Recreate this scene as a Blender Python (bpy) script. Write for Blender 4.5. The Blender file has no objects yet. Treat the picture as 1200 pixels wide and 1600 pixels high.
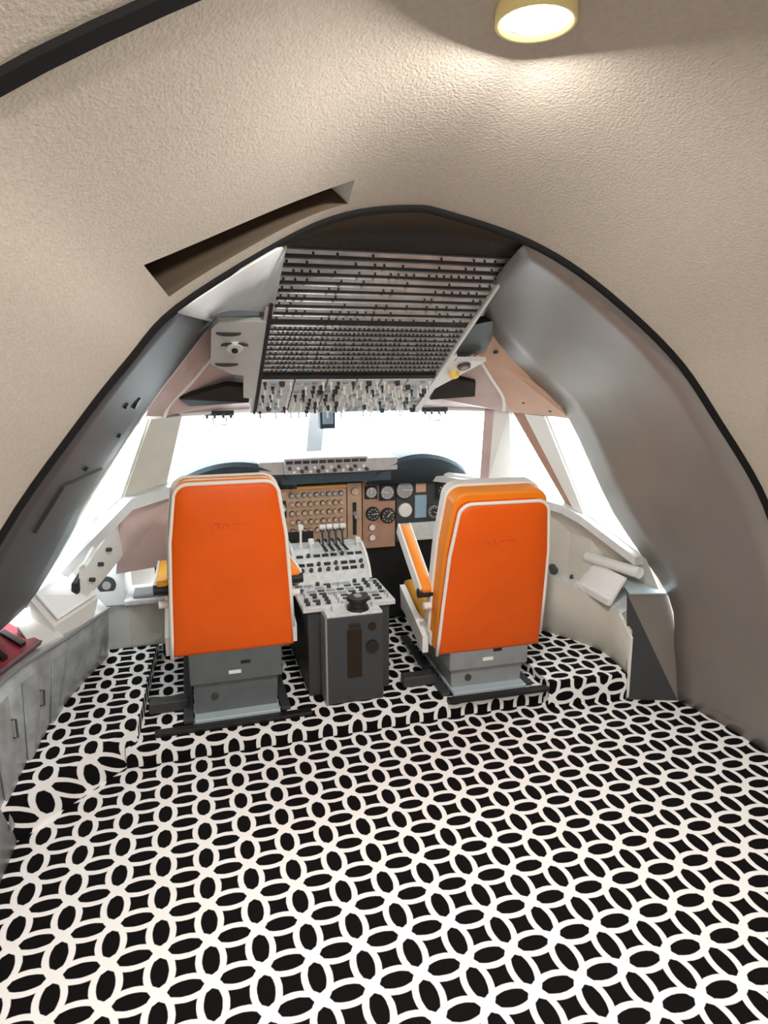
import bpy, bmesh, math, random
from mathutils import Vector, Matrix
random.seed(7)
S = bpy.context.scene
col = S.collection

# ------------------------------------------------------------------ camera
PITCH, YAW, EYE = math.radians(12.48), math.radians(16.55), 1.52
cam_d = bpy.data.cameras.new('camera'); cam = bpy.data.objects.new('camera', cam_d); col.objects.link(cam)
cam_d.sensor_fit = 'VERTICAL'; cam_d.sensor_height = 36; cam_d.lens = 1035 / 1600 * 36; cam_d.clip_start = .02
cam.location = (0, 0, EYE); cam.rotation_euler = (math.pi / 2 - PITCH, 0, -YAW)
S.camera = cam
# ------------------------------------------------------------------ world, exposure
w = bpy.data.worlds.new('overcast_daylight'); S.world = w; w.use_nodes = True
bg = w.node_tree.nodes['Background']; bg.inputs[0].default_value = (.93, .97, 1, 1); bg.inputs[1].default_value = 5.6
S.view_settings.view_transform = 'Standard'; S.view_settings.look = 'None'
S.view_settings.gamma = 1; S.view_settings.use_curve_mapping = False; S.view_settings.exposure = 0.75
LAMP_W = 15.0        # watts of each ceiling downlight

# ------------------------------------------------------------------ materials
MATS = {}
def mat(name, color, rough=.6, metal=0., noise=None, bump=0., bscale=200., spec=.5, sheen=0., emit=None, coat=0.):
    m = bpy.data.materials.new(name); m.use_nodes = True; nt = m.node_tree; b = nt.nodes['Principled BSDF']
    b.inputs['Base Color'].default_value = (*color, 1); b.inputs['Roughness'].default_value = rough
    b.inputs['Metallic'].default_value = metal; b.inputs['Specular IOR Level'].default_value = spec
    b.inputs['Sheen Weight'].default_value = sheen; b.inputs['Coat Weight'].default_value = coat
    tc = nt.nodes.new('ShaderNodeTexCoord')
    if noise:                      # (scale, amount): worn / mottled colour
        n = nt.nodes.new('ShaderNodeTexNoise'); n.inputs['Scale'].default_value = noise[0]; n.inputs['Detail'].default_value = 6
        nt.links.new(tc.outputs['Object'], n.inputs['Vector'])
        r = nt.nodes.new('ShaderNodeMapRange'); r.inputs[1].default_value = .3; r.inputs[2].default_value = .7
        r.inputs[3].default_value = 1 - noise[1]; r.inputs[4].default_value = 1 + noise[1]
        nt.links.new(n.outputs['Fac'], r.inputs[0])
        mx = nt.nodes.new('ShaderNodeVectorMath'); mx.operation = 'SCALE'; mx.inputs[0].default_value = color
        nt.links.new(r.outputs[0], mx.inputs['Scale']); nt.links.new(mx.outputs[0], b.inputs['Base Color'])
    if bump:
        n2 = nt.nodes.new('ShaderNodeTexNoise'); n2.inputs['Scale'].default_value = bscale; n2.inputs['Detail'].default_value = 3
        nt.links.new(tc.outputs['Object'], n2.inputs['Vector'])
        bp = nt.nodes.new('ShaderNodeBump'); bp.inputs['Strength'].default_value = bump; bp.inputs['Distance'].default_value = .004
        nt.links.new(n2.outputs['Fac'], bp.inputs['Height']); nt.links.new(bp.outputs[0], b.inputs['Normal'])
    if emit:
        b.inputs['Emission Color'].default_value = (*emit[0], 1); b.inputs['Emission Strength'].default_value = emit[1]
    MATS[name] = m; return m
mat('beige', (.49, .43, .365), .95, noise=(90, .06), bump=.3, bscale=170, spec=.1, sheen=.1)
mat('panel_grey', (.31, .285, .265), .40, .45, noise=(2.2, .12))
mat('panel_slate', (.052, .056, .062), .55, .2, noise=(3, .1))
mat('panel_light', (.62, .64, .65), .45, .1, noise=(6, .08))
mat('brown', (.075, .05, .03), .8, noise=(9, .1))
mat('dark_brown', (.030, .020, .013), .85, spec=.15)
mat('black', (.008, .008, .009), .5)
mat('rubber', (.008, .0075, .0075), .8, spec=.2)
mat('orange', (.80, .105, .002), .5, spec=.3, noise=(5, .06), bump=.12, bscale=350)
mat('stitch', (.68, .082, .002), .6)
mat('orange_lit', (.90, .27, .012), .55)  # seat orange made lighter, window light put into the colour
mat('orange_sunlit', (.92, .44, .03), .55)  # seat orange turned yellow, its sunlit look painted in
mat('annunciator', (.80, .42, .12), .5)
mat('piping', (.86, .82, .76), .6)
mat('pad', (.72, .72, .70), .85, bump=.3, bscale=150)
mat('seat_grey', (.115, .13, .138), .5, .15, noise=(14, .1))
mat('seat_grey_light', (.27, .29, .30), .5, .15, noise=(14, .1))
mat('pale_metal', (.55, .66, .72), .35, .3)
mat('white', (.82, .82, .80), .5)
mat('cream', (.58, .56, .50), .6, noise=(6, .06))
mat('paper', (.85, .87, .88), .7)
mat('peach', (.62, .40, .29), .6, noise=(7, .06))
mat('pinkish', (.55, .42, .40), .6, noise=(7, .08))
mat('charcoal', (.045, .048, .052), .5)
mat('console_top', (.66, .69, .70), .5, noise=(40, .12))
mat('worn_metal', (.44, .47, .48), .45, .35, noise=(12, .3), bump=.1, bscale=30)
mat('tan', (.52, .36, .25), .6, noise=(20, .08))
mat('terracotta', (.42, .24, .17), .6, noise=(20, .08))
mat('breaker', (.025, .025, .028), .4)
mat('strip_grey', (.50, .50, .51), .3, .4, noise=(18, .18))
mat('strip_dark', (.02, .02, .022), .6)
mat('dial_face', (.03, .03, .033), .3)
mat('dial_grey', (.33, .33, .34), .35)
mat('screen_blue', (.30, .45, .58), .25)
mat('red', (.32, .03, .05), .5, noise=(15, .1))
mat('yellow', (.95, .62, .10), .5)
mat('glare', (.035, .055, .072), .75, noise=(30, .15))
mat('glare_face', (.42, .39, .40), .6, noise=(30, .12))
mat('lamp_ring', (.85, .70, .30), .4)
mat('lamp_lens', (1, 1, 1), .5, emit=((1, .95, .82), 12))
def glass_mat():
    m = bpy.data.materials.new('window_glass'); m.use_nodes = True; nt = m.node_tree; nt.nodes.clear()
    o = nt.nodes.new('ShaderNodeOutputMaterial'); mx = nt.nodes.new('ShaderNodeMixShader')
    t = nt.nodes.new('ShaderNodeBsdfTransparent'); g = nt.nodes.new('ShaderNodeBsdfGlossy')
    t.inputs[0].default_value = (.96, .985, .98, 1); g.inputs['Roughness'].default_value = .02; mx.inputs[0].default_value = .05
    nt.links.new(t.outputs[0], mx.inputs[1]); nt.links.new(g.outputs[0], mx.inputs[2]); nt.links.new(mx.outputs[0], o.inputs[0])
    MATS['glass'] = m
glass_mat()
CELL, CX0, CY0 = .1282, -.4724, 1.5089
def carpet_mat():
    m = bpy.data.materials.new('carpet_rings'); m.use_nodes = True; nt = m.node_tree; b = nt.nodes['Principled BSDF']; N = nt.nodes; L = nt.links
    def math_(op, a, c=None, clamp=False):
        n = N.new('ShaderNodeMath'); n.operation = op; n.use_clamp = clamp
        for i, v in enumerate((a, c)):
            if v is None: continue
            if isinstance(v, (int, float)): n.inputs[i].default_value = v
            else: L.new(v, n.inputs[i])
        return n.outputs[0]
    uv = N.new('ShaderNodeUVMap'); uv.uv_map = 'UVMap'
    wob = N.new('ShaderNodeTexNoise'); wob.inputs['Scale'].default_value = 60; L.new(uv.outputs[0], wob.inputs['Vector'])
    sx = N.new('ShaderNodeSeparateXYZ'); L.new(uv.outputs[0], sx.inputs[0])
    wv = math_('MULTIPLY', math_('SUBTRACT', wob.outputs['Fac'], .5), .0022)
    def tri(c, o): return math_('PINGPONG', math_('DIVIDE', math_('ADD', math_('SUBTRACT', c, o), wv), CELL), .5)
    a, c = tri(sx.outputs[0], CX0), tri(sx.outputs[1], CY0)
    def hyp(p, q): return math_('SQRT', math_('ADD', math_('MULTIPLY', p, p), math_('MULTIPLY', q, q)))
    R = .746
    def ring(d): return math_('ABSOLUTE', math_('SUBTRACT', d, R))
    d1 = ring(hyp(math_('SUBTRACT', 1, a), c)); d2 = ring(hyp(a, math_('SUBTRACT', 1, c)))
    dn = math_('SUBTRACT', hyp(math_('SUBTRACT', .5, a), math_('SUBTRACT', .5, c)), .085)
    d = math_('MINIMUM', math_('MINIMUM', d1, d2), dn)
    mr = N.new('ShaderNodeMapRange'); mr.inputs[1].default_value = .060; mr.inputs[2].default_value = .076
    mr.inputs[3].default_value = 1; mr.inputs[4].default_value = 0; L.new(d, mr.inputs[0])
    mix = N.new('ShaderNodeMix'); mix.data_type = 'RGBA'; mix.inputs[6].default_value = (.005, .004, .0045, 1); mix.inputs[7].default_value = (.95, .95, .95, 1)
    L.new(mr.outputs[0], mix.inputs[0])
    fib = N.new('ShaderNodeTexNoise'); fib.inputs['Scale'].default_value = 700; L.new(uv.outputs[0], fib.inputs['Vector'])
    bp = N.new('ShaderNodeBump'); bp.inputs['Strength'].default_value = .25; bp.inputs['Distance'].default_value = .003
    L.new(math_('ADD', fib.outputs['Fac'], math_('MULTIPLY', mr.outputs[0], .6)), bp.inputs['Height'])
    L.new(mix.outputs[2], b.inputs['Base Color']); L.new(bp.outputs[0], b.inputs['Normal'])
    b.inputs['Roughness'].default_value = .8; b.inputs['Specular IOR Level'].default_value = .1
    MATS['carpet'] = m
carpet_mat()

# ------------------------------------------------------------------ mesh helpers
class MB:
    def __init__(s): s.v = []; s.f = []; s.uv = []
    def add(s, vs, fs, uvs=None):
        o = len(s.v); s.v += [tuple(p) for p in vs]
        for i, f in enumerate(fs):
            s.f.append([o + k for k in f]); s.uv.append(uvs[i] if uvs else None)
        return s
    def box(s, x0, x1, y0, y1, z0, z1, bev=0.):
        if bev <= 0:
            vs = [(x, y, z) for z in (z0, z1) for y in (y0, y1) for x in (x0, x1)]
            return s.add(vs, [(0, 2, 3, 1), (4, 5, 7, 6), (0, 1, 5, 4), (2, 6, 7, 3), (0, 4, 6, 2), (1, 3, 7, 5)])
        bm = bmesh.new(); bmesh.ops.create_cube(bm, size=1)
        for v in bm.verts: v.co = Vector(((x0 + x1) / 2 + v.co.x * (x1 - x0), (y0 + y1) / 2 + v.co.y * (y1 - y0), (z0 + z1) / 2 + v.co.z * (z1 - z0)))
        bmesh.ops.bevel(bm, geom=bm.edges[:], offset=bev, segments=2, affect='EDGES', profile=.5)
        bm.verts.index_update(); s.add([v.co[:] for v in bm.verts], [[v.index for v in f.verts] for f in bm.faces]); bm.free(); return s
    def hexa(s, p):   # eight corners: bottom four then top four, same turn
        return s.add(p, [(3, 2, 1, 0), (4, 5, 6, 7), (0, 1, 5, 4), (1, 2, 6, 5), (2, 3, 7, 6), (3, 0, 4, 7)])
    def prism(s, pts, d):     # planar polygon pts extruded by vector d
        n = len(pts); d = Vector(d); a = [Vector(p) for p in pts]
        return s.add(a + [p + d for p in a], [list(range(n))[::-1], [n + i for i in range(n)]] + [(i, (i + 1) % n, n + (i + 1) % n, n + i) for i in range(n)])
    def cyl(s, p0, p1, r0, r1=None, n=20, caps=True):
        r1 = r0 if r1 is None else r1; p0, p1 = Vector(p0), Vector(p1); q = (p1 - p0).to_track_quat('Z', 'Y')
        vs = []
        for p, r in ((p0, r0), (p1, r1)):
            for i in range(n):
                t = 2 * math.pi * i / n; vs.append(p + q @ Vector((r * math.cos(t), r * math.sin(t), 0)))
        fs = [(i, (i + 1) % n, n + (i + 1) % n, n + i) for i in range(n)]
        if caps: fs += [list(range(n))[::-1], [n + i for i in range(n)]]
        return s.add(vs, fs)
    def tube(s, pts, r, n=8, closed=False):
        P = [Vector(p) for p in pts]; m = len(P); vs = []
        up = Vector((0, 0, 1)); prev = None
        for i in range(m):
            if closed: t = (P[(i + 1) % m] - P[i - 1])
            else: t = P[min(i + 1, m - 1)] - P[max(i - 1, 0)]
            t.normalize()
            if prev is None:
                prev = t.orthogonal().normalized()
            a = (prev - t * prev.dot(t)).normalized(); prev = a; b = t.cross(a)
            for k in range(n):
                g = 2 * math.pi * k / n; vs.append(P[i] + a * (r * math.cos(g)) + b * (r * math.sin(g)))
        fs = []
        for i in range(m if closed else m - 1):
            j = (i + 1) % m
            for k in range(n): fs.append((i * n + k, i * n + (k + 1) % n, j * n + (k + 1) % n, j * n + k))
        if not closed: fs += [list(range(n))[::-1], [(m - 1) * n + k for k in range(n)]]
        return s.add(vs, fs)
    def loft(s, rows):
        n = len(rows[0]); vs = [p for r in rows for p in r]
        return s.add(vs, [(i * n + k, i * n + k + 1, (i + 1) * n + k + 1, (i + 1) * n + k) for i in range(len(rows) - 1) for k in range(n - 1)])
    def mesh(s, name, material, smooth=False):
        me = bpy.data.meshes.new(name); me.from_pydata(s.v, [], s.f)
        if any(u for u in s.uv):
            l = me.uv_layers.new(name='UVMap')
            for p in me.polygons:
                u = s.uv[p.index]
                for k, li in enumerate(p.loop_indices): l.data[li].uv = u[k]
        bm = bmesh.new(); bm.from_mesh(me)
        if not any(u for u in s.uv): bmesh.ops.recalc_face_normals(bm, faces=bm.faces[:])
        if smooth:
            for f in bm.faces: f.smooth = True
        bm.to_mesh(me); bm.free()
        me.materials.append(MATS[material])
        if smooth and smooth is not True: me.set_sharp_from_angle(angle=math.radians(smooth))
        return me
    def build(s, name, material, parent=None, smooth=False, solid=0., loc=None):
        o = bpy.data.objects.new(name, s.mesh(name, material, smooth)); col.objects.link(o)
        if parent: o.parent = parent
        if loc: o.location = loc
        if solid:
            md = o.modifiers.new('thickness', 'SOLIDIFY'); md.thickness = solid; md.offset = 0
        return o
def inst(me, name, parent, loc=(0, 0, 0), rot=(0, 0, 0), scale=(1, 1, 1)):
    o = bpy.data.objects.new(name, me); col.objects.link(o); o.parent = parent; o.location = loc; o.rotation_euler = rot; o.scale = scale; return o
def tag(o, label=None, cat=None, group=None, kind=None):
    if label: o['label'] = label
    if cat: o['category'] = cat
    if group: o['group'] = group
    if kind: o['kind'] = kind
    return o
def thing(name, label, cat, loc=(0, 0, 0), rot=(0, 0, 0), group=None):
    o = bpy.data.objects.new(name, None); o.empty_display_size = .1; col.objects.link(o); o.location = loc; o.rotation_euler = rot
    return tag(o, label, cat, group)
def catmull(pts, sub):
    P = [Vector(p) for p in pts]; P = [2 * P[0] - P[1]] + P + [2 * P[-1] - P[-2]]; out = []
    for i in range(1, len(P) - 2):
        for k in range(sub):
            t = k / sub; a, b, c, d = P[i - 1:i + 3]
            out.append(.5 * ((2 * b) + (c - a) * t + (2 * a - 5 * b + 4 * c - d) * t * t + (3 * b - a - 3 * c + d) * t ** 3))
    return out + [P[-2]]
def lerp(a, b, t): return Vector(a) * (1 - t) + Vector(b) * t

# ------------------------------------------------------------------ floor and raised platforms
def flat(mb, poly, z):
    mb.add([(x, y, z) for x, y in poly], [list(range(len(poly)))], [[(x, y) for x, y in poly]])
def riser(mb, p, q, z0, z1, mode):
    # carpet runs on from the platform top down its riser
    (xa, ya), (xb, yb) = p, q
    if mode == 'y': uv = [(xa, ya - (z1 - z0)), (xb, yb - (z1 - z0)), (xb, yb), (xa, ya)]
    else: uv = [(xa + mode * (z1 - z0), ya), (xb + mode * (z1 - z0), yb), (xb, yb), (xa, ya)]
    mb.add([(xa, ya, z0), (xb, yb, z0), (xb, yb, z1), (xa, ya, z1)], [(0, 1, 2, 3)], [uv])
m = MB(); flat(m, [(-1.6, -1.7), (3.0, -1.7), (3.0, 2.6), (-1.6, 2.6)], 0)
floor = tag(m.build('floor', 'carpet'), 'black and white ringed carpet covering the cabin floor', kind='structure')
m = MB(); flat(m, [(-.3, 2.47), (1.56, 2.47), (1.56, 3.75), (-.3, 3.75)], .08); riser(m, (-.3, 2.47), (1.56, 2.47), 0, .08, 'y')
m.build('platform', 'carpet', floor)
Lp = [(-.66, 2.09), (-.46, 2.31), (-.255, 2.53), (-.205, 3.4), (-.7, 3.4), (-.75, 2.09)]
m = MB(); flat(m, Lp, .15)
riser(m, Lp[0], Lp[1], 0, .15, 'y'); riser(m, Lp[1], Lp[2], 0, .15, 'y'); riser(m, Lp[2], Lp[3], .0, .15, 1)
m.build('platform', 'carpet', floor)
Rp = [(1.50, 2.425), (1.888, 2.395), (1.94, 2.7), (1.85, 3.3), (1.52, 3.3)]
m = MB(); flat(m, Rp, .125)
riser(m, Rp[0], Rp[1], 0, .125, 'y'); riser(m, Rp[4], Rp[0], 0, .125, -1)
m.build('platform', 'carpet', floor)

# ------------------------------------------------------------------ beige vaulted shell and arch trims
ARCH = [(-.80, 0), (-.79, .35), (-.70, .70), (-.461, 1.11), (-.26, 1.379), (-.128, 1.537), (-.006, 1.665), (.262, 1.832), (.431, 1.906), (.606, 1.934),
        (.716, 1.925), (.96, 1.867), (1.188, 1.762), (1.482, 1.561), (1.681, 1.357), (1.944, 1.039), (2.09, .70), (2.15, .35), (2.16, 0)]
SUB = 5
PROF = [(p.x, p.y) for p in [Vector((a.x, a.y)) for a in catmull([(x, z, 0) for x, z in ARCH], SUB)]]
FL = [(1.8, 1.0, 1.0), (1.6, 1.062, 1.028), (1.4, 1.13, 1.056), (1.2, 1.205, 1.085), (1.0, 1.28, 1.115), (.6, 1.40, 1.16), (0, 1.45, 1.2), (-1.7, 1.45, 1.2)]
def shell(x, z, Y):
    for (y0, a0, b0), (y1, a1, b1) in zip(FL, FL[1:]):
        if y1 <= Y <= y0 + 1e-6:
            t = (y0 - Y) / (y0 - y1); a = a0 + (a1 - a0) * t; b = b0 + (b1 - b0) * t
            lean = .05 * (1.8 - Y) if Y > 1 else .04
            return Vector((.72 + (x - .72) * a, Y, z * b))
i0, i1 = 6 * SUB, 8 * SUB      # arch span of the slot
def rowY(kind, i):
    t = min(1, max(0, (i - i0) / (i1 - i0)))
    return 1.735 + .018 * t if kind == 'lo' else 1.545 + .10 * t + .16 * t * (1 - t)
rows = [[shell(x, z, 1.8) for x, z in PROF], [shell(x, z, rowY('lo', i)) for i, (x, z) in enumerate(PROF)], [shell(x, z, rowY('hi', i)) for i, (x, z) in enumerate(PROF)]]
for Y in (1.45, 1.3, 1.15, 1.0, .8, .6, .3, 0, -.5, -1.0, -1.7): rows.append([shell(x, z, Y) for x, z in PROF])
n = len(PROF); m = MB(); vs = [p for r in rows for p in r]; fs = []
for r in range(len(rows) - 1):
    for k in range(n - 1):
        if r == 1 and i0 <= k < i1: continue
        fs.append((r * n + k, r * n + k + 1, (r + 1) * n + k + 1, (r + 1) * n + k))
m.add(vs, fs)
ceiling = tag(m.build('ceiling', 'beige', smooth=True), 'beige fabric lined vault curving over the cabin', kind='structure')
# slot cut into the lining
m = MB(); e = MB(); D = Vector((-.10, .05, .10))
lo = [rows[1][k] for k in range(i0, i1 + 1)]; hi = [rows[2][k] for k in range(i0, i1 + 1)]
m.loft([lo, [p + D for p in lo], [p + D for p in hi], hi])
rec = m.build('recess', 'brown', ceiling); tag(rec, 'dark brown slot cut in the beige lining')
m = MB(); m.add([lo[0], hi[0], hi[0] + D, lo[0] + D], [(0, 1, 2, 3)]); m.build('recess_end', 'brown', ceiling); e.add([lo[-1], hi[-1], hi[-1] + D, lo[-1] + D], [(0, 1, 2, 3)])
e.build('recess_end', 'pad', ceiling)  # right end in a paler material, light on that face put into colour
# black rubber edging of the arch
m = MB(); m.tube([shell(x, z, 1.8) + Vector((0, .004, -.002)) for x, z in PROF], .0135, 8)
tag(m.build('trim_1', 'rubber', smooth=True), 'black rubber edging around the arched opening', kind='structure')
m = MB(); ra = []; 
inner = lambda p: (Vector((.72, p.y, .9)) - p).normalized()
for Y in (.99, 1.016): ra.append([shell(x, z, Y) for x, z in PROF if x < .6])
q = [[p + inner(p) * .010 for p in ra[0]], [p + inner(p) * .010 for p in ra[1]]]
m.loft([ra[0], q[0], q[1], ra[1]])
tag(m.build('trim_2', 'rubber', smooth=40), 'black strip crossing the beige vault near the camera', kind='structure')
m = MB(); m.prism([(-1.6, -1.7, 0), (3.0, -1.7, 0), (3.0, -1.7, 2.5), (-1.6, -1.7, 2.5)], (0, -.05, 0))
tag(m.build('wall_back', 'beige'), 'beige wall behind the viewer', kind='structure')

# ------------------------------------------------------------------ grey side panels, inner lining
def panel_surf(outer, inner_, seg, bulge):
    O = catmull(outer, 4); I = catmull(inner_, 4); rows = []
    for k in range(seg + 1):
        t = k / seg; rows.append([lerp(a, b, t) + (Vector((0.72, 0, .9)) - Vector((lerp(a, b, t).x, 0, lerp(a, b, t).z))).normalized() * (-bulge * 4 * t * (1 - t)) for a, b in zip(O, I)])
    return MB().loft(rows)
oR = [(.96, 1.8, 1.867), (1.188, 1.8, 1.762), (1.482, 1.8, 1.561), (1.681, 1.8, 1.357), (1.944, 1.8, 1.039), (2.09, 1.8, .70), (2.15, 1.8, .35), (2.16, 1.8, 0)]
iR = [(1.115, 2.5, 1.745), (1.29, 2.6, 1.60), (1.52, 2.7, 1.44), (1.69, 2.69, 1.28), (1.90, 2.6, .845), (2.11, 2.43, .47), (2.12, 2.37, .22), (2.115, 2.31, 0)]
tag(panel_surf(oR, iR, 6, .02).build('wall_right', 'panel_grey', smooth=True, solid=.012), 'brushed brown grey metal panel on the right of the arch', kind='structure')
oL = [(-.006, 1.8, 1.665), (-.128, 1.8, 1.537), (-.26, 1.8, 1.379), (-.461, 1.8, 1.11), (-.60, 1.8, .88), (-.70, 1.8, .68), (-.8, 1.8, .40), (-.82, 1.8, 0)]
iL = [(.115, 2.7, 1.685), (-.01, 2.78, 1.53), (-.14, 2.86, 1.37), (-.39, 3.0, 1.02), (-.53, 2.95, .78), (-.65, 2.75, .60), (-.85, 2.72, .45), (-.9, 2.6, 0)]
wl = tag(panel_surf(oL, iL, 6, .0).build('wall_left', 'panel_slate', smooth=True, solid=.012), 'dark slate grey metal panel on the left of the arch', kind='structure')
def on_left(t, s):   # point on the left panel: t along depth, s index along height
    k = int(s); f = s - k; return lerp(lerp(oL[k], oL[k + 1], f), lerp(iL[k], iL[k + 1], f), t)
nrm = (on_left(.6, 3.2) - on_left(.3, 3.2)).cross(on_left(.5, 3.6) - on_left(.5, 3.0)).normalized()
if nrm.x < 0: nrm = -nrm
m = MB(); m.prism([on_left(.33, 2.72), on_left(.85, 2.72), on_left(.85, 3.25), on_left(.33, 3.25)], nrm * .012)
m.build('access_plate', 'panel_slate', wl)
for (t, s, r) in ((.62, 1.85, .022), (.72, 2.3, .008), (.45, 1.85, .010), (.5, 2.6, .008)):
    c = on_left(t, s); MB().cyl(c, c + nrm * .014, r).build('stud', 'black', wl)
m = MB(); m.tube([p for p in catmull(iL[:6], 4)], .011, 8)
m.build('edge_strip', 'panel_light', wl, smooth=True)
# light filler between the arch and the overhead unit
m = MB(); m.loft([catmull([(-.004, 1.8, 1.650), (.13, 1.8, 1.738), (.262, 1.8, 1.816), (.315, 2.1, 1.860)], 3),
                  catmull([(.115, 2.7, 1.685), (.125, 2.5, 1.70), (.2, 2.42, 1.71), (.312, 2.42, 1.70)], 3)])
tag(m.build('wall_filler_left', 'panel_light', smooth=True, solid=.008), 'pale grey metal filler panel beside the overhead unit', kind='structure')
# dark brown soffit above the overhead unit
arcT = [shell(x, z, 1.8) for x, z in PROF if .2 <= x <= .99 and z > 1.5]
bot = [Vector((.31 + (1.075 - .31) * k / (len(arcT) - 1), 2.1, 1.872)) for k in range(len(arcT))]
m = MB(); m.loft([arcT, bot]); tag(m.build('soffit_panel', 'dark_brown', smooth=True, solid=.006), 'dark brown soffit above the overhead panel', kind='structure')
# side linings behind the panels
def poly(pts): mb = MB(); mb.add(pts, [list(range(len(pts)))]); return mb
A = (1.115, 2.5, 1.745)
def lining(name, pts, matn, label):
    c = sum((Vector(p) for p in pts), Vector()) / len(pts); mb = MB()
    mb.add([c] + list(pts), [(0, k + 1, (k + 1) % len(pts) + 1) for k in range(len(pts))])
    return tag(mb.build(name, matn, solid=.006), label, kind='structure')
r1 = lining('wall_lining_right', [A, (1.29, 2.6, 1.60), (1.52, 2.7, 1.44), (1.69, 2.69, 1.285), (1.56, 3.0, 1.295), (1.43, 2.92, 1.40), (1.23, 2.74, 1.575), (1.12, 2.52, 1.735)], 'peach', 'peach coloured side lining above the right windows')
lining('wall_lining_front_right', [(1.23, 2.74, 1.575), (1.43, 2.92, 1.40), (1.56, 3.0, 1.295), (1.50, 3.14, 1.30), (1.1, 3.42, 1.305), (.7, 3.64, 1.31), (.7, 3.2, 1.36), (1.05, 3.12, 1.32), (1.08, 2.86, 1.48)], 'pinkish', 'pinkish lining over the right windshield')
lining('wall_lining_left', [(.115, 2.7, 1.685), (-.01, 2.78, 1.53), (-.14, 2.86, 1.37), (-.16, 2.95, 1.315), (-.09, 3.06, 1.305), (.02, 2.95, 1.42), (.15, 2.76, 1.58), (.125, 2.71, 1.67)], 'pinkish', 'pale pink lining above the left windows')
lining('wall_lining_front_left', [(.15, 2.76, 1.58), (.02, 2.95, 1.42), (-.09, 3.06, 1.305), (-.05, 3.16, 1.305), (.3, 3.42, 1.305), (.7, 3.64, 1.31), (.7, 3.2, 1.36), (.33, 3.12, 1.32), (.3, 2.86, 1.48)], 'pinkish', 'pinkish lining over the left windshield')
for c in ((1.545, 2.86, 1.35), (1.63, 2.76, 1.315), (1.28, 2.64, 1.575)):
    MB().cyl(Vector(c) + Vector((-.01, -.01, 0)), Vector(c) + Vector((.01, .01, 0)), .008, n=10).build('rivet', 'charcoal', r1)
# unseen skin added so that no daylight leaks round the lining
m = MB(); m.loft([[(-.45, 1.5, 1.72), (-.05, 1.5, 2.06), (.6, 1.5, 2.22), (1.2, 1.5, 2.05), (1.75, 1.5, 1.7), (2.2, 1.7, 1.2)], [(-.22, 2.95, 1.42), (.1, 2.95, 1.72), (.7, 2.95, 1.75), (1.3, 2.95, 1.68), (1.58, 2.95, 1.42), (1.76, 2.85, 1.33)],
                  [(-.09, 3.2, 1.34), (.25, 3.42, 1.34), (.7, 3.72, 1.34), (1.1, 3.46, 1.34), (1.4, 3.28, 1.34), (1.56, 3.16, 1.34)]])
cp = [i for i, (x, z) in enumerate(PROF) if z > .8]
m.loft([[shell(*PROF[i], 1.3) - inner(shell(*PROF[i], 1.3)) * .025 for i in cp], [shell(*PROF[i], 1.8) - inner(shell(*PROF[i], 1.8)) * .25 for i in cp]])
tag(m.build('daylight_seal_roof', 'charcoal', solid=.01), 'unseen skin over the nose roof, added to block daylight', kind='structure')

# ------------------------------------------------------------------ windows
C_t, C_b = Vector((.70, 3.66, 1.30)), Vector((.70, 3.86, .985))
R1t, R1b = Vector((1.475, 3.14, 1.30)), Vector((1.49, 3.2, .93))
R2t, R2b = Vector((1.575, 3.05, 1.30)), Vector((1.66, 3.15, .885))
R3t, R3b = Vector((1.585, 3.03, 1.30)), Vector((1.81, 2.86, .85))
R4t, R4b = Vector((1.66, 2.84, 1.29)), Vector((1.86, 2.76, .815))
R5t, R5b = Vector((1.75, 2.72, 1.28)), Vector((2.02, 2.52, .655))
L1t, L1b = Vector((-.03, 3.14, 1.305)), Vector((-.12, 3.24, .98))
L2t, L2b = Vector((-.155, 2.98, 1.305)), Vector((-.30, 3.10, .955))
L5t, L5b = Vector((-.22, 2.97, 1.27)), Vector((-.655, 2.98, .625))
wn = [0]
def window(t0, t1, b1, b0, label, r=.014, matn='white'):
    wn[0] += 1
    fr = MB().tube([t0, t1, b1, b0], r, 6, closed=True).build('window_%d' % wn[0], matn)
    tag(fr, label, kind='structure')
    nn = (t1 - t0).cross(b0 - t0).normalized()
    MB().prism([t0, t1, b1, b0], nn * .006).build('pane', 'glass', fr)
    return fr
window(L1t, C_t, C_b, L1b, 'left windshield pane with pale frame')
window(C_t, R1t, R1b, C_b, 'right windshield pane with pale frame')
window(R2t, R3t, R3b, R2b, 'narrow forward side window on the right')
window(R4t, R5t, R5b, R4b, 'aft side window on the right beside the grey panel')
window(L2t, L5t, L5b, L2b, 'side window on the left beside the slate panel')
tn = [2]
def post(a0, a1, b1, b0, matn, label, d=.03):
    tn[0] += 1
    nn = (a1 - a0).cross(b0 - a0).normalized() * d
    return tag(MB().prism([a0 - nn / 2, a1 - nn / 2, b1 - nn / 2, b0 - nn / 2], nn).build('trim_%d' % tn[0], matn), label, kind='structure')
post(R1t, R1t + Vector((.045, -.03, 0)), R1b + Vector((.045, -.02, 0)), R1b, 'pinkish', 'brown edge of the post beside the right windshield')
post(R1t + Vector((.045, -.03, 0)), R2t, R2b, R1b + Vector((.045, -.02, 0)), 'white', 'pale post between right windshield and side window', .05)
post(R3t, lerp(R3t, R4t, .4), lerp(R3b, R4b, .45), R3b, 'terracotta', 'brown edge of the slanted right window post')
post(lerp(R3t, R4t, .4), R4t, R4b, lerp(R3b, R4b, .45), 'white', 'pale slanted post between the right side windows', .05)
post(L1t, L2t, L2b, L1b, 'cream', 'broad pale post beside the left windshield', .04)
post(C_t + Vector((-.045, -.02, .02)), C_t + Vector((.045, -.02, .02)), C_b + Vector((.045, -.02, 0)), C_b + Vector((-.045, -.02, 0)), 'panel_light', 'central windshield post in pale blue grey', .05)
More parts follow.
